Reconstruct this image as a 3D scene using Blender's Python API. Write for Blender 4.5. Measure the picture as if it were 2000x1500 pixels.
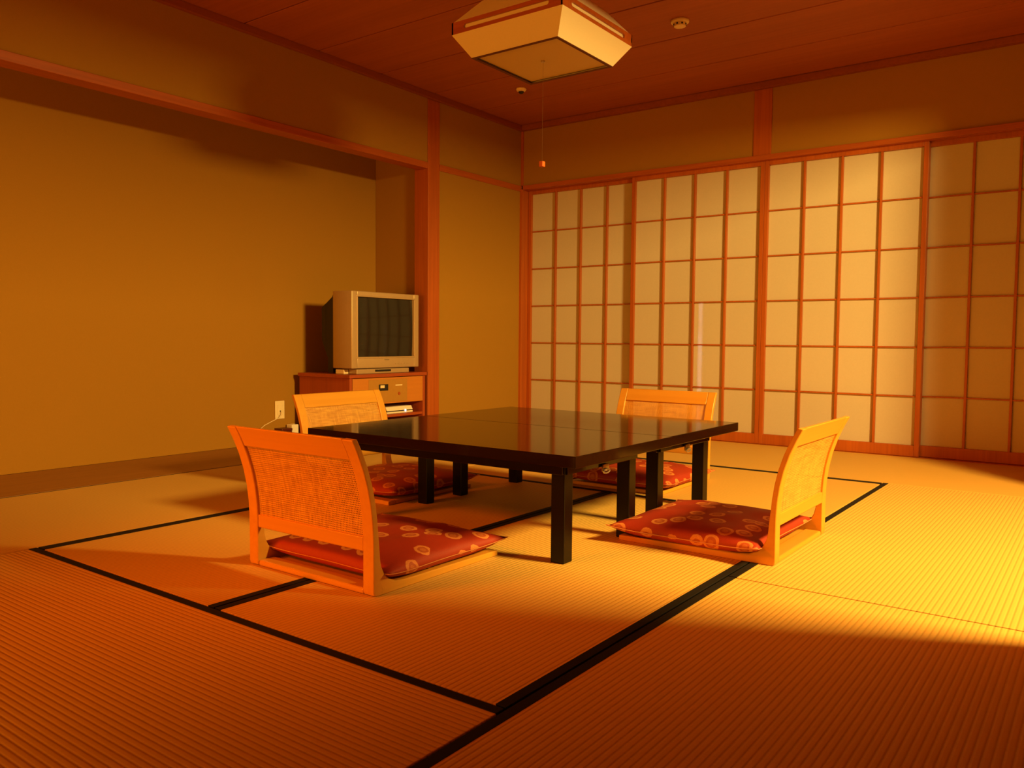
import bpy, bmesh, math, random
from mathutils import Vector, Matrix
random.seed(7)
for o in list(bpy.data.objects): bpy.data.objects.remove(o)
SC = bpy.context.scene
COL = SC.collection

# ------------------------------------------------------------------ camera
cam_d = bpy.data.cameras.new('camera'); cam = bpy.data.objects.new('camera', cam_d); COL.objects.link(cam)
R = Vector((0.80471327, 0.59360865, 0.00808245)); U = Vector((-0.03949575, 0.0399473, 0.9984209)); F = Vector((-0.59234841, 0.80376177, -0.05559114))
cam.matrix_world = Matrix(((R.x, U.x, -F.x, 3.90099), (R.y, U.y, -F.y, -5.40181), (R.z, U.z, -F.z, 0.70194), (0, 0, 0, 1)))
cam_d.sensor_fit = 'HORIZONTAL'; cam_d.sensor_width = 36; cam_d.lens = 28.6877
cam_d.clip_start = 0.02; cam_d.clip_end = 60
SC.camera = cam

# ------------------------------------------------------------------ world, lights, exposure
w = bpy.data.worlds.new('world'); SC.world = w; w.use_nodes = True
w.node_tree.nodes['Background'].inputs[0].default_value = (1.0, 0.2, 0.02, 1)
w.node_tree.nodes['Background'].inputs[1].default_value = 0.02

def area(name, loc, target, sx, sy, power, color, spread=180):
    l = bpy.data.lights.new(name, 'AREA'); l.shape = 'RECTANGLE'; l.size = sx; l.size_y = sy
    l.energy = power; l.color = color; l.spread = math.radians(spread)
    o = bpy.data.objects.new(name, l); COL.objects.link(o); o.location = loc
    d = Vector(target) - Vector(loc)
    o.rotation_euler = d.to_track_quat('-Z', 'Y').to_euler()
    return o
# the lit room beyond the opening in the right wall: one warm lamp
area('lamp_light_of_side_room', (5.45, -2.60, 2.20), (2.2, -2.6, 0.55), 0.54, 0.42, 318, (1.0, 0.61, 0.13))
# two added orange fills behind the camera: narrow for near floor, wide for ambient
area('added_narrow_fill', (0.9, -6.35, 2.00), (2.1, -3.4, 0.30), 0.8, 0.5, 7.0, (1.0, 0.155, 0.001), 46)
area('added_ambient_fill', (1.2, -7.6, 0.75), (1.7, -3.0, 1.1), 2.4, 1.0, 95, (1.0, 0.33, 0.02))
# a sliver of daylight through the gap of the curtains behind the paper doors
area('daylight_sliver', (1.535, 0.38, 0.45), (1.535, 0.0, 0.45), 0.012, 0.66, 2.6, (0.66, 0.76, 1.0), 6)
area('daylight_sliver_faint', (1.5352, 0.40, 0.54), (1.5352, 0.0, 0.54), 0.010, 0.84, 0.9, (0.66, 0.76, 1.0), 6)

vs = SC.view_settings; vs.view_transform = 'Standard'; vs.look = 'None'; vs.exposure = 0.0; vs.gamma = 1.0
vs.use_curve_mapping = False

# ------------------------------------------------------------------ materials
def new_mat(name):
    m = bpy.data.materials.new(name); m.use_nodes = True
    nt = m.node_tree; b = nt.nodes['Principled BSDF']
    return m, nt, b
def N(nt, t, **k):
    n = nt.nodes.new(t)
    for a, v in k.items(): setattr(n, a, v)
    return n
def coords(nt, scale=(1, 1, 1), kind='Object'):
    tc = N(nt, 'ShaderNodeTexCoord'); mp = N(nt, 'ShaderNodeMapping'); mp.inputs['Scale'].default_value = scale
    nt.links.new(tc.outputs[kind], mp.inputs['Vector']); return mp.outputs[0]
def math_n(nt, op, a, b=None, c=None, clamp=False):
    n = N(nt, 'ShaderNodeMath', operation=op, use_clamp=clamp)
    for i, v in enumerate((a, b, c)):
        if v is None: continue
        if isinstance(v, (int, float)): n.inputs[i].default_value = v
        else: nt.links.new(v, n.inputs[i])
    return n.outputs[0]
def mixc(nt, fac, a, b):
    n = N(nt, 'ShaderNodeMix', data_type='RGBA')
    for i, v in ((0, fac), (6, a), (7, b)):
        if isinstance(v, (int, float)): n.inputs[i].default_value = v
        elif isinstance(v, tuple): n.inputs[i].default_value = (*v, 1)
        else: nt.links.new(v, n.inputs[i])
    return n.outputs[2]
def noise(nt, vec, scale, detail=4, rough=0.5):
    n = N(nt, 'ShaderNodeTexNoise'); n.inputs['Scale'].default_value = scale
    n.inputs['Detail'].default_value = detail; n.inputs['Roughness'].default_value = rough
    nt.links.new(vec, n.inputs['Vector']); return n.outputs['Fac']
def bump(nt, b, h, strength, dist=0.001):
    n = N(nt, 'ShaderNodeBump'); n.inputs['Strength'].default_value = strength; n.inputs['Distance'].default_value = dist
    nt.links.new(h, n.inputs['Height']); nt.links.new(n.outputs[0], b.inputs['Normal'])

def wood(name, c1, c2, rough=0.42, axis='z', grain=1.0):
    m, nt, b = new_mat(name)
    s = {'x': (2, 60, 60), 'y': (60, 2, 60), 'z': (60, 60, 2)}[axis]
    v = coords(nt, tuple(q * grain for q in s))
    n1 = noise(nt, v, 1.0, 5, 0.6); n2 = noise(nt, coords(nt, tuple(q * 0.12 for q in s)), 1.0, 2)
    f = math_n(nt, 'ADD', math_n(nt, 'MULTIPLY', n1, 0.6), math_n(nt, 'MULTIPLY', n2, 0.4))
    r = N(nt, 'ShaderNodeMapRange'); r.inputs[1].default_value = 0.32; r.inputs[2].default_value = 0.68; nt.links.new(f, r.inputs[0])
    nt.links.new(mixc(nt, r.outputs[0], c2, c1), b.inputs['Base Color'])
    b.inputs['Roughness'].default_value = rough
    bump(nt, b, n1, 0.08, 0.0006)
    return m
def plain(name, c, rough=0.5, metal=0.0, var=0.08, scale=40, bmp=0.0):
    m, nt, b = new_mat(name)
    n = noise(nt, coords(nt), scale, 3)
    nt.links.new(mixc(nt, n, tuple(x * (1 - var) for x in c), tuple(min(1, x * (1 + var)) for x in c)), b.inputs['Base Color'])
    b.inputs['Roughness'].default_value = rough; b.inputs['Metallic'].default_value = metal
    if bmp: bump(nt, b, n, bmp, 0.001)
    return m

TRIM = {a: wood('red_brown_timber_' + a, (0.50, 0.122, 0.013), (0.34, 0.072, 0.008), 0.45, a) for a in 'xyz'}
CHAIRW = {a: wood('honey_bentwood_' + a, (0.67, 0.34, 0.042), (0.58, 0.27, 0.030), 0.35, a, 0.7) for a in 'xyz'}
CAB = {a: wood('cabinet_veneer_' + a, (0.42, 0.085, 0.02), (0.30, 0.055, 0.012), 0.4, a) for a in 'xyz'}
CEIL = wood('ceiling_cedar', (0.40, 0.105, 0.022), (0.32, 0.08, 0.016), 0.6, 'x', 0.8)
MOULD = wood('ceiling_moulding_cedar', (0.32, 0.075, 0.010), (0.24, 0.05, 0.008), 0.6, 'y', 0.8)
BOARD = wood('alcove_board', (0.36, 0.15, 0.035), (0.25, 0.09, 0.02), 0.38, 'y')
DRAWER = wood('pale_drawer_front', (0.58, 0.22, 0.03), (0.52, 0.19, 0.025), 0.45, 'y')
PLASTER = plain('sand_plaster', (0.36, 0.185, 0.015), 0.95, 0, 0.07, 260, 0.25)
PLASTER_DK = plain('back_wall_plaster', (0.36, 0.18, 0.015), 0.95, 0, 0.07, 260, 0.25)
HERI = plain('black_mat_border', (0.006, 0.005, 0.005), 0.75, 0, 0.4, 300, 0.2); HERI.node_tree.nodes['Principled BSDF'].inputs['Specular IOR Level'].default_value = 0.25
DARK = plain('dark_gap', (0.02, 0.012, 0.01), 0.9)
IRON = plain('dull_steel', (0.55, 0.5, 0.42), 0.3, 0.9)
SILVER = plain('champagne_plastic', (0.50, 0.36, 0.22), 0.38, 0.25, 0.05)
BLACKP = plain('black_plastic', (0.012, 0.010, 0.010), 0.5)
CREAM = plain('cream_plastic', (0.86, 0.72, 0.48), 0.45)
WHITEP = plain('white_plastic', (0.88, 0.84, 0.78), 0.4)
PLATE = plain('coin_panel_plate', (0.48, 0.25, 0.045), 0.45, 0.2)
KNOB = plain('orange_knob', (0.60, 0.12, 0.02), 0.5)
CORD = plain('thin_cord', (0.12, 0.06, 0.03), 0.9)
PIPING = plain('cushion_piping', (0.55, 0.20, 0.07), 0.8)
DARKFRAME = plain('dark_lamp_frame', (0.10, 0.02, 0.006), 0.6)
REDBOX = plain('dark_red_lacquer', (0.09, 0.012, 0.006), 0.4)
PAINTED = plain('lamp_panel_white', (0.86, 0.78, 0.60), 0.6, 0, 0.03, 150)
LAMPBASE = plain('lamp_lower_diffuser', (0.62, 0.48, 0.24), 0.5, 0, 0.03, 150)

def tatami(name, axis, c1, c2):
    m, nt, b = new_mat(name)
    tc = N(nt, 'ShaderNodeTexCoord'); sp = N(nt, 'ShaderNodeSeparateXYZ'); nt.links.new(tc.outputs['Object'], sp.inputs[0])
    across, along = (sp.outputs[0], sp.outputs[1]) if axis == 'y' else (sp.outputs[1], sp.outputs[0])
    ph = math_n(nt, 'MULTIPLY', across, 2 * math.pi / 0.0148)
    s = math_n(nt, 'MULTIPLY_ADD', math_n(nt, 'SINE', ph), 0.5, 0.5)
    groove = math_n(nt, 'POWER', s, 3.0)
    # fine rush stalks crossing the ridges
    v = coords(nt, (60, 520, 1) if axis == 'y' else (520, 60, 1))
    rush = noise(nt, v, 1.0, 3, 0.6)
    big = noise(nt, coords(nt), 1.6, 3)
    f = math_n(nt, 'ADD', math_n(nt, 'MULTIPLY', groove, 0.55), math_n(nt, 'MULTIPLY', math_n(nt, 'SUBTRACT', rush, 0.5), 0.9), clamp=True)
    col = mixc(nt, f, c1, c2)
    col = mixc(nt, math_n(nt, 'MULTIPLY', big, 0.25), col, tuple(x * 0.8 for x in c1))
    nt.links.new(col, b.inputs['Base Color'])
    b.inputs['Roughness'].default_value = 0.6
    h = math_n(nt, 'ADD', math_n(nt, 'MULTIPLY', groove, -1.0), math_n(nt, 'MULTIPLY', rush, 0.35))
    bump(nt, b, h, 0.55, 0.0016)
    return m
TAT_Y = tatami('woven_rush_lengthwise', 'y', (0.72, 0.45, 0.11), (0.46, 0.265, 0.055))
TAT_X = tatami('woven_rush_crosswise', 'x', (0.70, 0.43, 0.10), (0.43, 0.245, 0.05))

def paper_mat():
    m, nt, b = new_mat('shoji_paper')
    n = noise(nt, coords(nt), 90, 5, 0.7)
    c = mixc(nt, n, (0.72, 0.66, 0.58), (0.80, 0.74, 0.66))
    d = N(nt, 'ShaderNodeBsdfDiffuse'); t = N(nt, 'ShaderNodeBsdfTranslucent'); mx = N(nt, 'ShaderNodeMixShader')
    nt.links.new(c, d.inputs[0]); nt.links.new(c, t.inputs[0]); mx.inputs[0].default_value = 0.25
    nt.links.new(d.outputs[0], mx.inputs[1]); nt.links.new(t.outputs[0], mx.inputs[2])
    nt.links.new(mx.outputs[0], nt.nodes['Material Output'].inputs[0])
    return m
PAPER = paper_mat()

def cane_mat():
    m, nt, b = new_mat('woven_cane')
    tc = N(nt, 'ShaderNodeTexCoord'); sp = N(nt, 'ShaderNodeSeparateXYZ'); nt.links.new(tc.outputs['Object'], sp.inputs[0])
    per = 0.0062
    sx = math_n(nt, 'ABSOLUTE', math_n(nt, 'SINE', math_n(nt, 'MULTIPLY', sp.outputs[0], math.pi / per)))
    sz = math_n(nt, 'ABSOLUTE', math_n(nt, 'SINE', math_n(nt, 'MULTIPLY', sp.outputs[2], math.pi / per)))
    hole = math_n(nt, 'MULTIPLY', math_n(nt, 'GREATER_THAN', sx, 0.72), math_n(nt, 'GREATER_THAN', sz, 0.72))
    n1 = noise(nt, coords(nt, (14, 14, 210)), 1.0, 4); n2 = noise(nt, coords(nt, (210, 40, 14)), 1.0, 3)
    f = math_n(nt, 'MULTIPLY', math_n(nt, 'ADD', n1, n2), 0.5)
    r = N(nt, 'ShaderNodeMapRange'); r.inputs[1].default_value = 0.38; r.inputs[2].default_value = 0.62; nt.links.new(f, r.inputs[0])
    nt.links.new(mixc(nt, r.outputs[0], (0.53, 0.25, 0.045), (0.77, 0.43, 0.095)), b.inputs['Base Color'])
    b.inputs['Roughness'].default_value = 0.5
    a = math_n(nt, 'SUBTRACT', 1.0, math_n(nt, 'MULTIPLY', hole, 0.95))
    nt.links.new(a, b.inputs['Alpha'])
    bump(nt, b, math_n(nt, 'ADD', sx, sz), 0.3, 0.0008)
    return m
CANE = cane_mat()

def cushion_mat():
    m, nt, b = new_mat('red_flower_brocade')
    tc = N(nt, 'ShaderNodeTexCoord'); mp = N(nt, 'ShaderNodeMapping'); nt.links.new(tc.outputs['UV'], mp.inputs[0])
    S = 12.0; mp.inputs['Scale'].default_value = (S, S, 0)
    v = N(nt, 'ShaderNodeTexVoronoi', voronoi_dimensions='2D'); v.inputs['Scale'].default_value = 1.0; v.inputs['Randomness'].default_value = 0.85
    # slight petal waviness of the rings
    wob = noise(nt, mp.outputs[0], 5.0, 2)
    nt.links.new(mp.outputs[0], v.inputs['Vector'])
    d = math_n(nt, 'ADD', v.outputs['Distance'], math_n(nt, 'MULTIPLY', math_n(nt, 'SUBTRACT', wob, 0.5), 0.10))
    sc = N(nt, 'ShaderNodeSeparateColor'); nt.links.new(v.outputs['Color'], sc.inputs[0])
    def band(lo, hi):
        return math_n(nt, 'MULTIPLY', math_n(nt, 'GREATER_THAN', d, lo), math_n(nt, 'LESS_THAN', d, hi))
    pat = math_n(nt, 'MAXIMUM', band(0.21, 0.33), math_n(nt, 'MULTIPLY', band(0.0, 0.12), 0.6))
    pat = math_n(nt, 'MAXIMUM', pat, math_n(nt, 'MULTIPLY', band(0.12, 0.21), 0.3))
    keep = math_n(nt, 'GREATER_THAN', sc.outputs[0], 0.36)
    pat = math_n(nt, 'MULTIPLY', pat, keep)
    thr = noise(nt, coords(nt, (300, 300, 300)), 1.0, 2)
    pat = math_n(nt, 'MULTIPLY', pat, math_n(nt, 'MULTIPLY_ADD', thr, 0.7, 0.45), clamp=True)
    base = mixc(nt, thr, (0.28, 0.018, 0.004), (0.38, 0.028, 0.006))
    nt.links.new(mixc(nt, pat, base, (0.70, 0.26, 0.07)), b.inputs['Base Color'])
    b.inputs['Roughness'].default_value = 0.62
    bump(nt, b, thr, 0.25, 0.0006)
    return m
BROCADE = cushion_mat()

def lacquer():
    m, nt, b = new_mat('dark_lacquered_wood')
    v = coords(nt, (3, 45, 45))
    n1 = noise(nt, v, 1.0, 6, 0.6)
    v2 = coords(nt, (1.2, 9, 9)); n2 = N(nt, 'ShaderNodeTexNoise'); n2.inputs['Scale'].default_value = 1.0; n2.inputs['Distortion'].default_value = 1.6
    nt.links.new(v2, n2.inputs['Vector'])
    rings = math_n(nt, 'POWER', math_n(nt, 'MULTIPLY_ADD', math_n(nt, 'SINE', math_n(nt, 'MULTIPLY', n2.outputs['Fac'], 60.0)), 0.5, 0.5), 5.0)
    f = math_n(nt, 'MULTIPLY', math_n(nt, 'ADD', n1, math_n(nt, 'MULTIPLY', rings, 0.25)), 0.7)
    nt.links.new(mixc(nt, f, (0.018, 0.006, 0.002), (0.004, 0.002, 0.001)), b.inputs['Base Color'])
    b.inputs['Roughness'].default_value = 0.09
    b.inputs['IOR'].default_value = 1.34
    bump(nt, b, math_n(nt, 'ADD', n1, math_n(nt, 'MULTIPLY', rings, -0.5)), 0.05, 0.0004)
    return m
LACQ = lacquer()
LACQ_LEG = plain('matt_black_lacquer', (0.004, 0.002, 0.001), 0.28, 0, 0.3); LACQ_LEG.node_tree.nodes['Principled BSDF'].inputs['Specular IOR Level'].default_value = 0.25
def glass_screen():
    m, nt, b = new_mat('dark_picture_tube')
    n = noise(nt, coords(nt), 30, 2)
    nt.links.new(mixc(nt, n, (0.015, 0.014, 0.012), (0.02, 0.018, 0.016)), b.inputs['Base Color'])
    b.inputs['Roughness'].default_value = 0.07; b.inputs['IOR'].default_value = 1.5
    return m
SCREEN = glass_screen()
def emit(name, c, s):
    m, nt, b = new_mat(name)
    b.inputs['Emission Color'].default_value = (*c, 1); b.inputs['Emission Strength'].default_value = s
    b.inputs['Base Color'].default_value = (*c, 1); return m
LED = emit('white_blue_led', (0.75, 0.85, 1.0), 6.0)

# ------------------------------------------------------------------ mesh helpers
class MB:
    def __init__(s): s.bm = bmesh.new()
    def box(s, x0, y0, z0, x1, y1, z1, bev=0.0, seg=2):
        bm2 = bmesh.new(); bmesh.ops.create_cube(bm2, size=1)
        for v in bm2.verts:
            v.co = Vector(((x0 + x1) / 2 + v.co.x * (x1 - x0), (y0 + y1) / 2 + v.co.y * (y1 - y0), (z0 + z1) / 2 + v.co.z * (z1 - z0)))
        if bev > 0: bmesh.ops.bevel(bm2, geom=bm2.edges[:], offset=bev, segments=seg, affect='EDGES', profile=0.5)
        s.merge(bm2); return s
    def merge(s, bm2, mat=None):
        me = bpy.data.meshes.new('t')
        if mat is not None: bmesh.ops.transform(bm2, matrix=mat, verts=bm2.verts)
        bm2.to_mesh(me); bm2.free(); s.bm.from_mesh(me); bpy.data.meshes.remove(me)
    def prism(s, pts, a0, a1, axis='x', bev=0.0):
        # closed outline in the two other axes, extruded along axis
        bm2 = bmesh.new()
        def co(p, a):
            if axis == 'x': return (a, p[0], p[1])
            if axis == 'y': return (p[0], a, p[1])
            return (p[0], p[1], a)
        v0 = [bm2.verts.new(co(p, a0)) for p in pts]; v1 = [bm2.verts.new(co(p, a1)) for p in pts]
        n = len(pts)
        for i in range(n): bm2.faces.new((v0[i], v0[(i + 1) % n], v1[(i + 1) % n], v1[i]))
        f0 = bm2.faces.new(v0[::-1]); f1 = bm2.faces.new(v1)
        bmesh.ops.recalc_face_normals(bm2, faces=bm2.faces[:])
        if bev > 0:
            ed = [e for e in bm2.edges if (e.verts[0] in v0) == (e.verts[1] in v0)]
            bmesh.ops.bevel(bm2, geom=ed, offset=bev, segments=2, affect='EDGES', profile=0.5)
        bmesh.ops.triangulate(bm2, faces=[f for f in bm2.faces if len(f.verts) > 4])
        s.merge(bm2); return s
    def strip(s, outer, inner, a0, a1):
        # solid between two curves (lists of (y,z)) of equal length, extruded along x, quads only
        n = len(outer)
        vs_ = [[s.bm.verts.new((a, p[0], p[1])) for p in c] for a in (a0, a1) for c in (outer, inner)]
        o0, i0, o1, i1 = vs_
        fs = []
        for k in range(n - 1):
            fs += [(o0[k], o0[k + 1], i0[k + 1], i0[k]), (o1[k], i1[k], i1[k + 1], o1[k + 1]),
                   (o0[k], o1[k], o1[k + 1], o0[k + 1]), (i0[k], i0[k + 1], i1[k + 1], i1[k])]
        fs += [(o0[0], i0[0], i1[0], o1[0]), (o0[-1], o1[-1], i1[-1], i0[-1])]
        for f in fs: s.bm.faces.new(f)
        return s
    def lathe(s, prof, loc=(0, 0, 0), seg=24):
        bm2 = bmesh.new(); rings = []
        for r, z in prof:
            rings.append([bm2.verts.new((max(r, 1e-5) * math.cos(2 * math.pi * i / seg), max(r, 1e-5) * math.sin(2 * math.pi * i / seg), z)) for i in range(seg)])
        for a, b in zip(rings, rings[1:]):
            for i in range(seg): bm2.faces.new((a[i], a[(i + 1) % seg], b[(i + 1) % seg], b[i]))
        bm2.faces.new(rings[0][::-1]); bm2.faces.new(rings[-1])
        bmesh.ops.recalc_face_normals(bm2, faces=bm2.faces[:])
        s.merge(bm2, Matrix.Translation(loc)); return s
    def tube(s, pts, r, seg=8):
        bm2 = bmesh.new(); rings = []
        for k, p in enumerate(pts):
            p = Vector(p); d = (Vector(pts[min(k + 1, len(pts) - 1)]) - Vector(pts[max(k - 1, 0)])).normalized()
            q = d.to_track_quat('Z', 'Y')
            rings.append([bm2.verts.new(p + q @ Vector((r * math.cos(2 * math.pi * i / seg), r * math.sin(2 * math.pi * i / seg), 0))) for i in range(seg)])
        for a, b in zip(rings, rings[1:]):
            for i in range(seg): bm2.faces.new((a[i], a[(i + 1) % seg], b[(i + 1) % seg], b[i]))
        bm2.faces.new(rings[0][::-1]); bm2.faces.new(rings[-1])
        s.merge(bm2); return s
    def build(s, name, mat, parent=None, smooth=False, loc=None):
        me = bpy.data.meshes.new(name)
        bmesh.ops.recalc_face_normals(s.bm, faces=s.bm.faces[:])
        s.bm.to_mesh(me); s.bm.free(); me.materials.append(mat)
        if smooth:
            for p in me.polygons: p.use_smooth = True
        o = bpy.data.objects.new(name, me); COL.objects.link(o)
        if parent is not None: o.parent = parent
        if loc is not None: o.location = loc
        return o
def sharp_smooth(o, deg=35):
    me = o.data
    for p in me.polygons: p.use_smooth = True
    bm = bmesh.new(); bm.from_mesh(me)
    for e in bm.edges:
        if len(e.link_faces) == 2 and e.calc_face_angle() > math.radians(deg): e.smooth = False
    bm.to_mesh(me); bm.free(); return o
def tag(o, label=None, cat=None, group=None, kind=None):
    if label: o['label'] = label
    if cat: o['category'] = cat
    if group: o['group'] = group
    if kind: o['kind'] = kind
    return o
def thing(name, label, cat, loc=(0, 0, 0), rz=0, group=None):
    o = bpy.data.objects.new(name, None); COL.objects.link(o); o.location = loc; o.rotation_euler = (0, 0, rz)
    o.empty_display_size = 0.1
    return tag(o, label, cat, group)
def struct_root(name, label=None, cat=None):
    o = bpy.data.objects.new(name, None); COL.objects.link(o); return tag(o, label, cat, kind='structure')
def S_(o, label, cat): return tag(o, label, cat, kind='structure')
def dup(root, loc, rz, label, group=None):
    def rec(o, par):
        c = o.copy(); COL.objects.link(c); c.parent = par
        for ch in o.children: rec(ch, c)
        return c
    r = rec(root, None); r.location = loc; r.rotation_euler = (0, 0, rz); r['label'] = label
    if group: r['group'] = group
    return r

# ------------------------------------------------------------------ floor
floor = struct_root('floor', 'floor of woven rush mats edged with black cloth, with a wooden strip along the alcove', 'floor')
MB().box(-0.60, -9.25, -0.12, 6.8, 0.20, -0.056).build('subfloor', DARK, floor)
G = 0.0032
def mat(x0, y0, x1, y1, axis, borders, wide=''):
    m = MB().box(x0 + G, y0 + G, -0.055, x1 - G, y1 - G, 0.0, 0.002).build('tatami_mat', TAT_Y if axis == 'y' else TAT_X, floor)
    for b in borders:
        wd = 0.048 if b in wide else 0.0278
        bx = {'l': (x0 + G, y0 + G, x0 + wd, y1 - G), 'r': (x1 - wd, y0 + G, x1 - G, y1 - G),
              'b': (x0 + G, y0 + G, x1 - G, y0 + wd), 't': (x0 + G, y1 - wd, x1 - G, y1 - G)}[b]
        MB().box(bx[0], bx[1], -0.02, bx[2], bx[3], 0.0012, 0.0006).build('cloth_border', HERI, m)
mat(0.082, -5.24, 1.062, -1.062, 'y', '')
mat(0.082, -1.062, 4.0, 0.010, 'x', '')
mat(1.062, -4.188, 2.053, -2.145, 'y', 'lr', 'l')
mat(2.053, -4.188, 2.999, -2.145, 'y', 'lr')
mat(1.062, -2.145, 2.999, -1.062, 'x', 'tb', 't')
mat(2.999, -3.088, 4.0, -1.062, 'y', 'l')
mat(2.999, -5.24, 4.0, -3.088, 'y', 'l')
mat(1.062, -5.24, 2.999, -4.188, 'x', 't')
MB().box(-0.545, -9.2, -0.05, 0.067, -1.09, 0.0, 0.002).build('alcove_floorboard', BOARD, floor)
MB().box(0.0685, -5.24, -0.05, 0.0835, 0.02, -0.001).build('gap_strip', DARK, floor)
MB().box(0.074, -9.2, -0.05, 6.7, -5.244, -0.003, 0.002).build('entrance_floorboard', BOARD, floor)
MB().box(4.004, -5.24, -0.05, 6.7, 0.02, -0.003, 0.002).build('side_room_floorboard', BOARD, floor)
MB().box(-0.02, 0.022, -0.05, 4.02, 0.14, 0.0006, 0.001).build('door_sill', TRIM['x'], floor)

# ------------------------------------------------------------------ walls
WT = 0.10
m = MB()
m.box(-0.645, -9.2, 0.001, -0.545, -1.09, 2.30)                     # alcove back
m.build('wall_alcove', PLASTER_DK)['kind'] = 'structure'
S_(bpy.data.objects['wall_alcove'], 'ochre sand-plaster back wall of the wide alcove', 'wall')
S_(MB().box(-0.645, -1.088, 0.001, -0.125, -1.0, 2.36).build('wall_alcove_side', PLASTER), 'short plaster side wall closing the alcove beside the television', 'wall')
S_(MB().box(-0.09, -9.2, 1.924, 0.0, -1.122, 2.362).build('wall_left_upper', PLASTER), 'ochre plaster wall above the alcove beam', 'wall')
S_(MB().box(-0.09, -0.998, -0.05, 0.0, -0.001, 2.362).build('wall_left', PLASTER), 'ochre plaster wall between the post and the room corner', 'wall')
S_(MB().box(0.002, 0.0, 1.93, 4.06, 0.10, 2.362).build('wall_back', PLASTER), 'ochre plaster wall above the sliding paper doors', 'wall')
S_(MB().box(-0.645, -9.2, 2.302, -0.092, -1.09, 2.36).build('ceiling_alcove', CEIL), 'boards closing the alcove at the top', 'ceiling')
m = MB(); m.box(4.03, -9.2, -0.003, 4.12, -3.085, 2.40); m.box(4.03, -1.095, -0.003, 4.12, 0.10, 2.40); m.box(4.03, -3.085, 2.07, 4.12, -1.095, 2.40)
S_(m.build('wall_right', PLASTER), 'plaster wall on the right with an opening one bay wide', 'wall')
m = MB(); m.box(2.35, -5.80, -0.003, 4.029, -5.70, 2.36); m.box(-0.54, -5.80, 2.28, 2.35, -5.70, 2.36)  # added partition, keeps the fill off the near right mats
S_(m.build('wall_fill_block', PLASTER), 'unseen plaster partition added behind the camera to block part of the fill light', 'wall')
S_(MB().box(-0.645, -9.3, -0.003, 6.8, -9.202, 2.40).build('wall_entrance', PLASTER), 'far plaster wall of the entrance room', 'wall')
m = MB(); m.box(6.7, -9.2, -0.003, 6.8, 0.12, 2.40); m.box(4.12, 0.02, -0.003, 6.7, 0.12, 2.40)
S_(m.build('wall_side_room', PLASTER), 'plaster walls of the lit side room', 'wall')

# ceiling boards with grooves running along x
m = MB(); ys = [0.12, -0.045, -0.56, -1.075, -1.59, -2.105, -2.62, -3.135, -3.65, -4.165, -4.68, -5.195, -5.71, -6.225, -6.74, -7.255, -7.77, -8.285, -8.8, -9.3]
for a, b in zip(ys, ys[1:]): m.box(-0.09, b + 0.005, 2.400, 6.8, a - 0.005, 2.43, 0.002, 1)
m.box(-0.10, -9.3, 2.4305, 6.8, 0.12, 2.46)
S_(m.build('ceiling', CEIL), 'dark red cedar ceiling of wide boards with fine grooves', 'ceiling')

# trims
tn = [0]
def trim(x0, y0, z0, x1, y1, z1, axis, label, bev=0.0015, m=None):
    tn[0] += 1
    return S_(MB().box(x0, y0, z0, x1, y1, z1, bev).build('trim_%d' % tn[0], m or TRIM[axis]), label, 'trim')
trim(-0.02, -9.2, 2.360, 0.030, -0.0, 2.399, 'y', 'ceiling moulding along the left wall', m=MOULD)
trim(0.031, -0.045, 2.360, 4.029, 0.0, 2.399, 'x', 'ceiling moulding along the wall of paper doors', m=MOULD)
trim(-0.125, -1.120, -0.004, 0.006, -1.000, 2.359, 'z', 'square timber post between alcove and plaster wall', 0.003)
trim(-0.100, -9.2, 1.880, 0.006, -1.1215, 1.9235, 'y', 'timber beam along the top of the alcove opening', 0.002)
trim(-0.02, -0.9985, 1.884, 0.008, -0.0015, 1.928, 'y', 'thin rail on the plaster wall beside the corner')
trim(-0.03, -0.022, -0.004, 0.022, 0.10, 1.9, 'z', 'slim corner post beside the first paper door', 0.002)
trim(0.0005, -0.012, 1.9295, 0.020, 0.0005, 2.3595, 'z', 'slim upper corner batten', 0.001)
trim(0.0225, -0.016, 1.897, 4.029, 0.0385, 1.9295, 'x', 'lintel over the four paper doors', 0.002)
trim(0.0225, 0.0515, 1.897, 4.029, 0.0615, 1.9295, 'x', 'groove divider of the lintel over the paper doors', 0.0)
trim(0.0225, 0.0745, 1.897, 4.029, 0.11, 1.9295, 'x', 'rear strip of the lintel over the paper doors', 0.0)
trim(0.0225, 0.0385, 1.925, 4.029, 0.0745, 1.9295, 'x', 'groove bed of the lintel', 0.0)
trim(1.909, -0.008, 1.9300, 2.030, 0.0, 2.3595, 'z', 'broad upper post above the middle of the paper doors', 0.002)
trim(3.93, -0.022, 0.001, 4.03, 0.10, 1.896, 'z', 'corner post at the right end of the paper doors', 0.002)
trim(4.001, -3.20, 0.0, 4.0295, -3.0855, 2.36, 'z', 'near post of the opening to the side room', 0.003)
trim(4.001, -1.0945, 0.0, 4.0295, -0.98, 2.36, 'z', 'far post of the opening to the side room', 0.003)

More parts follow.
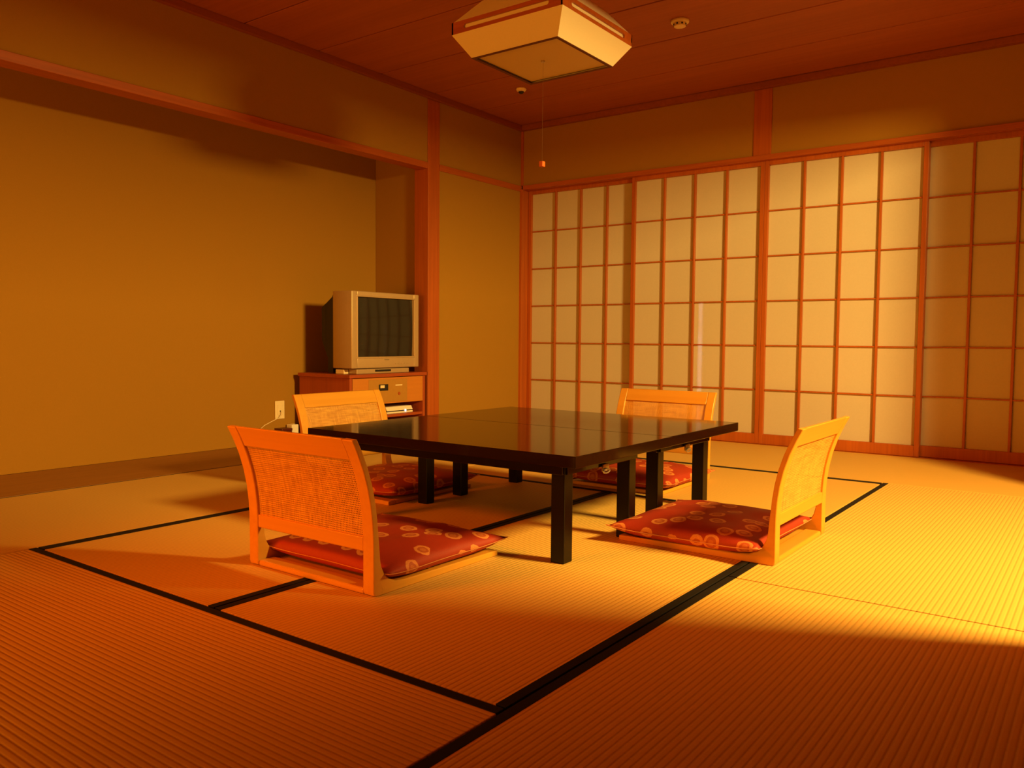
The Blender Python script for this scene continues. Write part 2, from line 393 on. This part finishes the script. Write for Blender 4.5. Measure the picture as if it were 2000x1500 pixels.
# ------------------------------------------------------------------ paper sliding doors
def shoji(n, x0, x1, yf, label):
    root = struct_root('door_%d' % n, label, 'door')
    yb = yf + 0.030; zt = 1.905
    fr = MB()
    fr.box(x0, yf, 0.002, x0 + 0.028, yb, zt, 0.002); fr.box(x1 - 0.028, yf, 0.002, x1, yb, zt, 0.002)
    fr.box(x0 + 0.028, yf + 0.001, 0.002, x1 - 0.028, yb - 0.001, 0.070, 0.002)
    fr.box(x0 + 0.028, yf + 0.001, 1.868, x1 - 0.028, yb - 0.001, zt, 0.002)
    fr.build('door_frame', TRIM['z'], root)
    la = MB(); a, b = x0 + 0.028, x1 - 0.028
    for i in (1, 2, 3):
        x = a + (b - a) * i / 4; la.box(x - 0.0075, yf + 0.004, 0.070, x + 0.0065, yf + 0.0225, 1.868, 0.001, 1)
    for j in range(1, 6):
        z = 0.070 + (1.868 - 0.070) * j / 6; la.box(a, yf + 0.0105, z - 0.0045, b, yf + 0.0225, z + 0.0045, 0.001, 1)
    la.build('lattice', TRIM['z'], root)
    MB().box(a, yf + 0.0228, 0.070, b, yf + 0.0236, 1.868).build('paper', PAPER, root)
shoji(1, 0.024, 1.013, 0.066, 'sliding lattice paper door nearest the room corner')
shoji(2, 0.985, 1.9775, 0.030, 'sliding lattice paper door with a pale streak of daylight')
shoji(3, 1.9785, 2.968, 0.030, 'brightest sliding lattice paper door, right of the middle')
shoji(4, 2.940, 3.929, 0.066, 'shaded sliding lattice paper door at the right edge')

# ------------------------------------------------------------------ low tables
def make_table():
    t = thing('low_table', '', 'table')
    L2, W2, H = 0.598, 0.3245, 0.357
    MB().box(-L2, -W2, H - 0.036, L2, W2, H, 0.0022, 3).build('tabletop', LACQ, t)
    ap = MB(); zi, zo = H - 0.0755, H - 0.0365; a, b = L2 - 0.095, W2 - 0.085
    ap.box(-a, -b - 0.009, zi, a, -b + 0.009, zo, 0.002); ap.box(-a, b - 0.009, zi, a, b + 0.009, zo, 0.002)
    ap.box(-a - 0.009, -b + 0.0095, zi, -a + 0.009, b - 0.0095, zo, 0.002); ap.box(a - 0.009, -b + 0.0095, zi, a + 0.009, b - 0.0095, zo, 0.002)
    ap.build('apron', LACQ, t)
    for sx in (-1, 1):
        for sy in (-1, 1):
            cx, cy = sx * (L2 - 0.119), sy * 0.210
            MB().box(cx - 0.025, cy - 0.025, 0.0, cx + 0.025, cy + 0.025, H - 0.0368, 0.003).build('leg', LACQ_LEG, t)
    for sx in (-1, 1):
        c = MB(); x = sx * (L2 - 0.080)
        c.box(x - 0.004, -0.028, H - 0.090, x + 0.004, 0.012, H - 0.066, 0.002)
        c.tube([(x + sx * 0.008, -0.014 + 0.020 * math.cos(q), H - 0.088 + 0.007 * math.sin(q)) for q in [i * math.pi / 6 for i in range(0, 13)]], 0.0028)
        sharp_smooth(c.build('leg_clasp', IRON, t))
    return t
tA = make_table()
tA.location = (2.044, -3.0525, 0)
tag(tA, 'dark lacquered low table on the near side, its corner towards the camera', 'table', 'pair of low tables pushed together')
tB = dup(tA, (2.040, -2.4015, 0), 0, 'dark lacquered low table on the far side, nearer the paper doors')

# ------------------------------------------------------------------ floor chairs
def back_y(z): return 0.0 if z < 0.12 else -0.078 * ((z - 0.12) / 0.317) ** 2.35
def make_chair():
    t = thing('floor_chair', '', 'chair', group='legless floor chairs round the tables')
    HW, PW, T, H, D = 0.2725, 0.042, 0.019, 0.437, 0.550
    zs = [0.012, 0.05, 0.075, 0.10, 0.13, 0.16, 0.20, 0.24, 0.28, 0.32, 0.36, 0.40, H - 0.004, H]
    # L-shaped bent side: outer curve from front end along the floor, round the heel, up the back
    outer = [(D, 0.0), (0.36, 0.0), (0.20, 0.0), (0.12, 0.0), (0.06, 0.0), (0.012, 0.0), (0.0035, 0.0035), (0.0, 0.012)]
    inner = [(D, 0.018), (0.36, 0.021), (0.20, 0.023), (0.125, 0.024), (0.085, 0.028), (0.058, 0.040), (0.040, 0.058), (0.030, 0.078)]
    for z, z2 in zip([0.05, 0.08, 0.12, 0.16, 0.20, 0.25, 0.30, 0.35, 0.40, H - 0.003], [0.100, 0.12, 0.145, 0.175, 0.21, 0.256, 0.304, 0.352, 0.402, H]):
        th = T + 0.006 * max(0, (0.18 - z2) / 0.08)
        outer.append((back_y(z), z)); inner.append((back_y(z2) + th, z2))
    for s in (-1, 1):
        a0, a1 = (-HW, -HW + PW) if s < 0 else (HW - PW, HW)
        o = MB().strip(outer, inner, a0, a1).build('side_frame', CHAIRW['y'], t)
        md = o.modifiers.new('b', 'BEVEL'); md.width = 0.003; md.segments = 2; md.limit_method = 'ANGLE'; md.angle_limit = math.radians(50)
        sharp_smooth(o, 45)
    def rail(z0, z1, off0, th, name, matl, x=HW - PW, n=6):
        zz = [z0 + (z1 - z0) * i / n for i in range(n + 1)]
        o = MB().strip([(back_y(z) + off0, z) for z in zz], [(back_y(z) + off0 + th, z) for z in zz], -x, x).build(name, matl, t)
        if th > 0.005:
            md = o.modifiers.new('b', 'BEVEL'); md.width = 0.003; md.segments = 2; md.limit_method = 'ANGLE'; md.angle_limit = math.radians(50)
        return sharp_smooth(o, 45)
    rail(0.374, H - 0.001, 0.0015, 0.016, 'top_rail', CHAIRW['x'])
    rail(0.120, 0.160, 0.0015, 0.016, 'lower_rail', CHAIRW['x'])
    rail(0.160, 0.374, 0.0085, 0.0016, 'cane_panel', CANE, n=10)
    # slim beads that clamp the cane
    MB().box(-HW + PW, 0.002, 0.001, HW - PW, 0.060, 0.019, 0.006, 3).build('heel_bar', CHAIRW['x'], t)
    MB().box(-HW + PW + 0.0005, 0.0605, 0.004, HW - PW - 0.0005, D - 0.032, 0.0135, 0.002).build('seat_board', CHAIRW['x'], t)
    MB().box(-HW + PW, D - 0.0315, 0.001, HW - PW, D, 0.0175, 0.004).build('front_bar', CHAIRW['x'], t)
    return t
GC = 'legless floor chairs round the tables'
cA = make_chair(); cA.location = (2.0475, -3.877, 0); cA.rotation_euler = (0, 0, 0)
cA['label'] = 'cane-backed wooden floor chair nearest the camera, seen from behind at the near table'
PI = math.pi
cB = dup(cA, (2.010, -1.515, 0), PI, 'cane-backed wooden floor chair in front of the paper doors, behind the far table', GC)
cC = dup(cA, (3.078, -2.6275, 0), PI / 2, 'brightly lit cane-backed floor chair at the right end of the tables', GC)
cD = dup(cA, (0.935, -2.715, 0), -PI / 2, 'cane-backed wooden floor chair at the left end of the tables, by the television', GC)

# ------------------------------------------------------------------ cushions
def make_cushion():
    n = 36; a, b = 0.287, 0.268
    bm = bmesh.new()
    def pt(u, v, s):
        # pinched outline: corners reach out, edges draw in
        k = 1 - 0.085 * (1 - u * u) ** 1.0 * (abs(v) ** 6); k2 = 1 - 0.085 * (1 - v * v) ** 1.0 * (abs(u) ** 6)
        x = a * u * k2; y = b * v * k
        e = max(0.0, (1 - abs(u) ** 3.2)) ** 0.5 * max(0.0, (1 - abs(v) ** 3.2)) ** 0.5
        wr = 0.0035 * math.sin(9 * u + 3 * v) * math.sin(7 * v - 2 * u) * e
        zc = 0.030 + 0.014 * (abs(u) ** 4 * abs(v) ** 4)
        return (x, y, zc + (0.050 * e + wr if s > 0 else -0.024 * min(1, e * 1.5)))
    top = [[bm.verts.new(pt(-1 + 2 * i / n, -1 + 2 * j / n, 1)) for j in range(n + 1)] for i in range(n + 1)]
    bot = [[top[i][j] if i in (0, n) or j in (0, n) else bm.verts.new(pt(-1 + 2 * i / n, -1 + 2 * j / n, -1)) for j in range(n + 1)] for i in range(n + 1)]
    for i in range(n):
        for j in range(n):
            bm.faces.new((top[i][j], top[i + 1][j], top[i + 1][j + 1], top[i][j + 1]))
            bm.faces.new((bot[i][j], bot[i][j + 1], bot[i + 1][j + 1], bot[i + 1][j]))
    t = thing('floor_cushion', '', 'cushion')
    # cloth coordinates in metres, measured along the surface so the woven flowers do not stretch on the sides
    uvl = bm.loops.layers.uv.new('cloth'); cu = {}
    for grid in (top, bot):
        for j in range(n + 1):
            acc = 0.0
            for i in range(n // 2, n):
                cu.setdefault(grid[i][j], [0, 0])[0] = acc; acc += (grid[i + 1][j].co - grid[i][j].co).length
            cu.setdefault(grid[n][j], [0, 0])[0] = acc; acc = 0.0
            for i in range(n // 2, 0, -1):
                acc -= (grid[i - 1][j].co - grid[i][j].co).length; cu.setdefault(grid[i - 1][j], [0, 0])[0] = acc
        for i in range(n + 1):
            acc = 0.0
            for j in range(n // 2, n):
                cu[grid[i][j]][1] = acc; acc += (grid[i][j + 1].co - grid[i][j].co).length
            cu[grid[i][n]][1] = acc; acc = 0.0
            for j in range(n // 2, 0, -1):
                acc -= (grid[i][j - 1].co - grid[i][j].co).length; cu[grid[i][j - 1]][1] = acc
    for f in bm.faces:
        for l in f.loops: l[uvl].uv = (cu[l.vert][0], cu[l.vert][1])
    mb = MB(); mb.bm.free(); mb.bm = bm
    mb.build('cushion_cover', BROCADE, t, smooth=True)
    edge = [pt(-1 + 2 * i / n, -1, 1) for i in range(n + 1)] + [pt(1, -1 + 2 * i / n, 1) for i in range(1, n + 1)] + \
           [pt(1 - 2 * i / n, 1, 1) for i in range(1, n + 1)] + [pt(-1, 1 - 2 * i / n, 1) for i in range(1, n)]
    edge.append(edge[0])
    MB().tube([(x * 1.002, y * 1.002, z) for x, y, z in edge], 0.0016, 6).build('piping', PIPING, t, smooth=True)
    return t
q = make_cushion(); q.location = (2.055, -3.572, 0.016); q['group'] = 'red floor cushions on the floor chairs'
q['label'] = 'red flowered floor cushion on the chair nearest the camera'
dup(q, (2.045, -1.835, 0.016), PI, 'red flowered floor cushion on the chair in front of the paper doors')
dup(q, (2.775, -2.665, 0.016), PI / 2 , 'red flowered floor cushion on the brightly lit right-hand chair')
dup(q, (1.245, -2.700, 0.016), -PI / 2, 'red flowered floor cushion in shadow on the left-hand chair')

# ------------------------------------------------------------------ television cabinet
cab = thing('television_cabinet', 'low reddish wooden cabinet in the alcove corner under the television', 'cabinet', (-0.24, -1.5, 0))
X0, X1, Y0, Y1 = -0.245, 0.245, -0.352, 0.352          # local; front faces +x
MB().box(X0 - 0.005, Y0 - 0.010, 0.440, X1 + 0.012, Y1 + 0.008, 0.463, 0.003).build('top_board', CAB['y'], cab)
b_ = MB()
b_.box(X0, Y0, 0.0, X1, Y0 + 0.022, 0.4395, 0.0015); b_.box(X0, Y1 - 0.022, 0.0, X1, Y1, 0.4395, 0.0015)
b_.box(X0, Y0 + 0.022, 0.0, X0 + 0.012, Y1 - 0.022, 0.4395)
b_.box(X0 + 0.012, Y0 + 0.022, 0.0, X1 - 0.02, Y1 - 0.022, 0.03)
b_.build('carcass', CAB['z'], cab)
MB().box(X0 + 0.013, Y0 + 0.0225, 0.168, X1 - 0.004, Y1 - 0.0225, 0.186, 0.001).build('shelf', CAB['y'], cab)
dr = MB().box(X0 + 0.05, Y0 + 0.025, 0.262, X1 + 0.002, Y1 - 0.025, 0.436, 0.002).build('drawer', DRAWER, cab)
pn = MB().box(X1 + 0.0022, Y0 + 0.160, 0.272, X1 + 0.0052, Y0 + 0.520, 0.424, 0.001).build('timer_panel', PLATE, cab)
pn['label'] = 'dull brass coin timer plate'
MB().box(X1 + 0.0053, Y0 + 0.250, 0.350, X1 + 0.0085, Y0 + 0.335, 0.392, 0.001).build('display_window', BLACKP, pn)
MB().box(X1 + 0.0086, Y0 + 0.262, 0.368, X1 + 0.0095, Y0 + 0.300, 0.386).build('coin_slot', CREAM, pn)
MB().box(X1 + 0.0053, Y0 + 0.405, 0.378, X1 + 0.0062, Y0 + 0.470, 0.386).build('printed_line', CREAM, pn)
pb = MB(); pb.lathe([(0.0, 0.0), (0.011, 0.0), (0.009, 0.005), (0.0, 0.005)], seg=16)
bmesh.ops.transform(pb.bm, matrix=Matrix.Translation((X1 + 0.0053, Y0 + 0.440, 0.325)) @ Matrix.Rotation(PI / 2, 4, 'Y'), verts=pb.bm.verts)
pb.build('push_button', CAB['y'], pn)

# media player on the shelf
mp_ = thing('media_player', 'small white box with a glowing light on the cabinet shelf', 'player', (-0.125, -1.365, 0.1865))
MB().box(-0.10, -0.125, 0.0, 0.10, 0.125, 0.012, 0.002).build('lower_case', WHITEP, mp_)
MB().box(-0.102, -0.122, 0.0122, 0.098, 0.122, 0.0188, 0.001).build('dark_seam', BLACKP, mp_)
MB().prism([(-0.10, 0.019), (0.10, 0.019), (0.085, 0.045), (-0.10, 0.045)], -0.125, 0.125, 'y', 0.002).build('upper_case', WHITEP, mp_)
MB().box(0.0985, 0.045, 0.009, 0.1025, 0.058, 0.022, 0.002).build('status_light', LED, mp_)

# ------------------------------------------------------------------ television
tv = thing('television', 'old champagne-coloured tube television on the wooden cabinet', 'television', (-0.20, -1.4975, 0.4635))
def tvy(y): return y + 1.4975
y0, y1, zb, zt_ = -0.3125, 0.3125, 0.036, 0.537
sh = MB()
# bezel ring round the screen + side shell
fx0, fx1 = 0.0, 0.18
sy0, sy1, sz0, sz1 = y0 + 0.052, y1 - 0.052, 0.112, 0.500
sh.box(fx0, y0, zb, fx1, sy0, zt_, 0.006, 3); sh.box(fx0, sy1, zb, fx1, y1, zt_, 0.006, 3)
sh.box(fx0, sy0 - 0.004, sz1, fx1, sy1 + 0.004, zt_ - 0.0005, 0.006, 3); sh.box(fx0, sy0 - 0.004, zb + 0.0005, fx1, sy1 + 0.004, sz0, 0.006, 3)
sharp_smooth(sh.build('front_shell', SILVER, tv))
# raised inner lip
lp = MB(); e = 0.010
for a in ((sy0 - e, sz0 - e, sy1 + e, sz0), (sy0 - e, sz1, sy1 + e, sz1 + e), (sy0 - e, sz0, sy0, sz1), (sy1, sz0, sy1 + e, sz1)):
    lp.box(fx1 - 0.004, a[0], a[1], fx1 + 0.004, a[2], a[3], 0.002)
lp.build('screen_lip', SILVER, tv)
# slightly convex tube face
bm = bmesh.new(); n = 14; g = []
for i in range(n + 1):
    row = []
    for j in range(n + 1):
        u, v = -1 + 2 * i / n, -1 + 2 * j / n
        row.append(bm.verts.new((fx1 - 0.006 - 0.012 * (u * u + v * v) / 2, (sy0 + sy1) / 2 + u * (sy1 - sy0) / 2 , (sz0 + sz1) / 2 + v * (sz1 - sz0) / 2)))
    g.append(row)
for i in range(n):
    for j in range(n): bm.faces.new((g[i][j], g[i + 1][j], g[i + 1][j + 1], g[i][j + 1]))
r_ = bmesh.ops.extrude_face_region(bm, geom=bm.faces[:])
for v in [x for x in r_['geom'] if isinstance(x, bmesh.types.BMVert)]: v.co.x = fx1 - 0.05
mb = MB(); mb.bm.free(); mb.bm = bm
sharp_smooth(mb.build('screen', SCREEN, tv))
# rear housing tapering backwards
rh = MB()
def loft(mb, secs):
    rings = []
    for x, a, b_z0, b_z1 in secs:
        rings.append([mb.bm.verts.new((x, -a, b_z0)), mb.bm.verts.new((x, a, b_z0)), mb.bm.verts.new((x, a, b_z1)), mb.bm.verts.new((x, -a, b_z1))])
    for p, q2 in zip(rings, rings[1:]):
        for i in range(4): mb.bm.faces.new((p[i], p[(i + 1) % 4], q2[(i + 1) % 4], q2[i]))
    mb.bm.faces.new(rings[0]); mb.bm.faces.new(rings[-1][::-1])
loft(rh, [(-0.001, 0.302, 0.045, 0.528), (-0.022, 0.298, 0.046, 0.500), (-0.085, 0.288, 0.120, 0.465), (-0.105, 0.286, 0.155, 0.455), (-0.140, 0.280, 0.215, 0.437), (-0.150, 0.275, 0.240, 0.425), (-0.154, 0.260, 0.255, 0.410)])
loft(rh, [(-0.0225, 0.290, 0.004, 0.044), (-0.078, 0.284, 0.004, 0.100)])
rh.build('rear_housing', BLACKP, tv)
ft = MB().box(0.03, y0 + 0.05, 0.0, 0.172, y1 - 0.09, 0.032, 0.004).build('base_plinth', SILVER, tv)
MB().box(0.1722, -0.10, 0.012, 0.1742, 0.045, 0.026).build('front_flap', BLACKP, ft)
MB().box(0.02, y0 + 0.005, 0.0, 0.10, y0 + 0.045, 0.030, 0.004).build('foot', CREAM, tv)
bt = MB()
for k in range(5): bt.box(fx1 + 0.0002, 0.08 + k * 0.028, 0.060, fx1 + 0.003, 0.098 + k * 0.028, 0.066, 0.001)
bt.build('control_buttons', SILVER, tv)
MB().box(fx1 + 0.0002, -0.022, 0.088, fx1 + 0.0015, 0.022, 0.094).build('badge', IRON, tv)

# ------------------------------------------------------------------ outlet, cable, small boxes by the alcove wall
ot = thing('wall_outlet', 'cream wall outlet plate on the alcove wall left of the television', 'outlet', (-0.545, -1.970, 0.217))
MB().box(0.0002, -0.0375, -0.060, 0.006, 0.0375, 0.060, 0.003).build('cover_plate', CREAM, ot)
MB().box(0.0062, -0.018, -0.035, 0.009, 0.018, 0.035, 0.002).build('socket_insert', CREAM, ot)
MB().box(0.0092, -0.004, -0.012, 0.0100, 0.004, -0.004).build('socket_hole', BLACKP, ot)
cb = MB().tube([(-0.530, -1.970, 0.205), (-0.515, -1.972, 0.19), (-0.520, -1.990, 0.168), (-0.528, -2.04, 0.148), (-0.53, -2.10, 0.125), (-0.525, -2.17, 0.085), (-0.50, -2.22, 0.030), (-0.46, -2.22, 0.0045), (-0.40, -2.05, 0.0045)], 0.0024)
tag(cb.build('cable', CREAM, smooth=True), 'thin cable hanging from the cream wall outlet to the floorboard', 'cable')
wb = thing('power_adapter', 'small white box on the alcove floorboard behind the left-hand chair', 'box', (-0.505, -1.895, 0.0))
MB().box(-0.03, -0.028, 0.0, 0.03, 0.028, 0.118, 0.006, 3).build('case', WHITEP, wb)
MB().box(-0.012, -0.010, 0.1182, 0.012, 0.010, 0.121, 0.001).build('cap', CREAM, wb)
db = thing('low_box', 'dark red low box beside the small white box on the alcove floorboard', 'box', (-0.505, -1.970, 0.0))
MB().box(-0.04, -0.040, 0.0, 0.04, 0.040, 0.080, 0.003).build('box_body', REDBOX, db)
MB().box(-0.042, -0.042, 0.0805, 0.042, 0.042, 0.098, 0.003).build('lid', REDBOX, db)

# ------------------------------------------------------------------ ceiling lamp
lc = (1.84, -2.395)
lamp = thing('ceiling_lamp', 'unlit square paper-panelled ceiling lamp with a wooden band, hanging over the tables', 'lamp', (lc[0], lc[1], 1.91))
RO, RB, ZR, ZB = 0.283, 0.222, 0.090, 0.0
def frustum(a0, z0, a1, z1, th, sides):
    m_ = MB()
    for k in sides:
        rot = Matrix.Rotation(k * PI / 2, 4, 'Z')
        bm2 = bmesh.new()
        o_ = [(-a0, -a0, z0), (a0, -a0, z0), (a1, -a1, z1), (-a1, -a1, z1)]
        i_ = [(-a0 + th, -a0 + th, z0), (a0 - th, -a0 + th, z0), (a1 - th, -a1 + th, z1), (-a1 + th, -a1 + th, z1)]
        vo = [bm2.verts.new(p) for p in o_]; vi = [bm2.verts.new(p) for p in i_]
        bm2.faces.new(vo); bm2.faces.new(vi[::-1])
        for i in range(4): bm2.faces.new((vo[i], vi[i], vi[(i + 1) % 4], vo[(i + 1) % 4]))
        bmesh.ops.recalc_face_normals(bm2, faces=bm2.faces[:])
        m_.merge(bm2, rot)
    return m_
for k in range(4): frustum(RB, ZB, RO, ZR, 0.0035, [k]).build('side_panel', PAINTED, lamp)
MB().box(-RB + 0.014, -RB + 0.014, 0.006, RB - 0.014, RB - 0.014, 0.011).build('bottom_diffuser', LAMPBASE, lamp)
lip = MB(); q1, q2_ = RB - 0.014, RB + 0.0004
lip.box(-q2_, -q2_, -0.003, q2_, -q1, -0.0002); lip.box(-q2_, q1, -0.003, q2_, q2_, -0.0002)
lip.box(-q2_, -q1, -0.003, -q1, q1, -0.0002); lip.box(q1, -q1, -0.003, q2_, q1, -0.0002)
lip.build('bottom_frame', DARKFRAME, lamp)
# wooden band with a long rounded slot on each side, pale lining behind
for k in range(4):
    zc = 0.1155; hh = 0.0255
    bd = MB(); bm2 = bmesh.new(); y = -RO; th = 0.008
    out = [(-RO, zc - hh), (RO, zc - hh), (RO, zc + hh), (-RO, zc + hh)]
    sl, sr_ = RO - 0.075, 0.0095
    hole = []
    for i in range(9): a_ = -PI / 2 + PI * i / 8; hole.append((sl + sr_ * math.cos(a_), zc + sr_ * math.sin(a_)))
    for i in range(9): a_ = PI / 2 + PI * i / 8; hole.append((-sl + sr_ * math.cos(a_), zc + sr_ * math.sin(a_)))
    # build as four pieces: top strip, bottom strip, end blocks following the rounded slot
    bd.box(-RO, y, zc + sr_, RO, y + th, zc + hh); bd.box(-RO, y, zc - hh, RO, y + th, zc - sr_)
    for s in (-1, 1):
        arc = [(s * (sl + sr_ * math.cos(a_)), zc + sr_ * math.sin(a_)) for a_ in [-PI / 2 + PI * i / 8 for i in range(9)]]
        bd.prism([(s * RO, zc - sr_)] + arc + [(s * RO, zc + sr_)], y, y + th, 'y')
    bm2.free()
    bmesh.ops.transform(bd.bm, matrix=Matrix.Rotation(k * PI / 2, 4, 'Z'), verts=bd.bm.verts)
    bd.build('wooden_band', TRIM['x'], lamp)
MB().box(-RO + 0.0095, -RO + 0.0095, 0.092, RO - 0.0095, RO - 0.0095, 0.139).build('lining', PAINTED, lamp)
hd = MB(); hd.merge(frustum(RO - 0.004, 0.1415, 0.190, 0.245, 0.006, [0, 1, 2, 3]).bm.copy())
hd.build('hood', PAINTED, lamp)
MB().box(-0.184, -0.184, 0.2385, 0.184, 0.184, 0.2445).build('hood_top', PAINTED, lamp)
MB().lathe([(0.0, 0.245), (0.03, 0.245), (0.03, 0.256), (0.008, 0.262), (0.008, 0.455), (0.055, 0.468), (0.06, 0.489), (0.0, 0.489)]).build('ceiling_stem', TRIM['z'], lamp)
pc = MB().tube([(0, 0, 0.006), (0, 0, -0.10), (0, 0, -0.30), (0, 0, -0.4275)], 0.00055, 6).build('pull_cord', CORD, lamp)
MB().box(-0.0105, -0.0105, -0.452, 0.0105, 0.0105, -0.428, 0.003).build('cord_knob', KNOB, pc)
MB().lathe([(0.0, 0.0), (0.009, 0.0), (0.009, 0.0055), (0.0, 0.0055)], (0, 0, 0.0)).build('cord_grommet', IRON, pc)

# ------------------------------------------------------------------ detectors on the ceiling
sd = thing('smoke_detector', 'round cream smoke detector with small openings, right of the ceiling lamp', 'detector', (1.971, -1.302, 2.3995))
sharp_smooth(MB().lathe([(0.0, 0.0), (0.047, 0.0), (0.049, -0.006), (0.047, -0.012), (0.034, -0.014)], seg=32).build('base_ring', CREAM, sd))
sharp_smooth(MB().lathe([(0.034, -0.0142), (0.034, -0.022), (0.031, -0.032), (0.02, -0.036), (0.0, -0.036)], seg=32).build('sensor_dome', CREAM, sd))
hm = MB()
for i in range(8):
    a_ = 2 * PI * i / 8; hm.merge(MB().box(-0.005, 0.030, -0.027, 0.005, 0.0362, -0.019, 0.0015).bm.copy(), Matrix.Rotation(a_, 4, 'Z'))
hm.build('sensor_slots', BLACKP, sd)
fd = thing('ceiling_sensor', 'small cream sensor with a dark centre on the ceiling above the corner', 'detector', (0.585, -0.824, 2.3995))
sharp_smooth(MB().lathe([(0.0, 0.0), (0.034, 0.0), (0.036, -0.006), (0.030, -0.016), (0.018, -0.020)], seg=28).build('base_ring', CREAM, fd))
sharp_smooth(MB().lathe([(0.018, -0.0202), (0.018, -0.026), (0.010, -0.034), (0.0, -0.034)], seg=24).build('sensor_tip', BLACKP, fd))
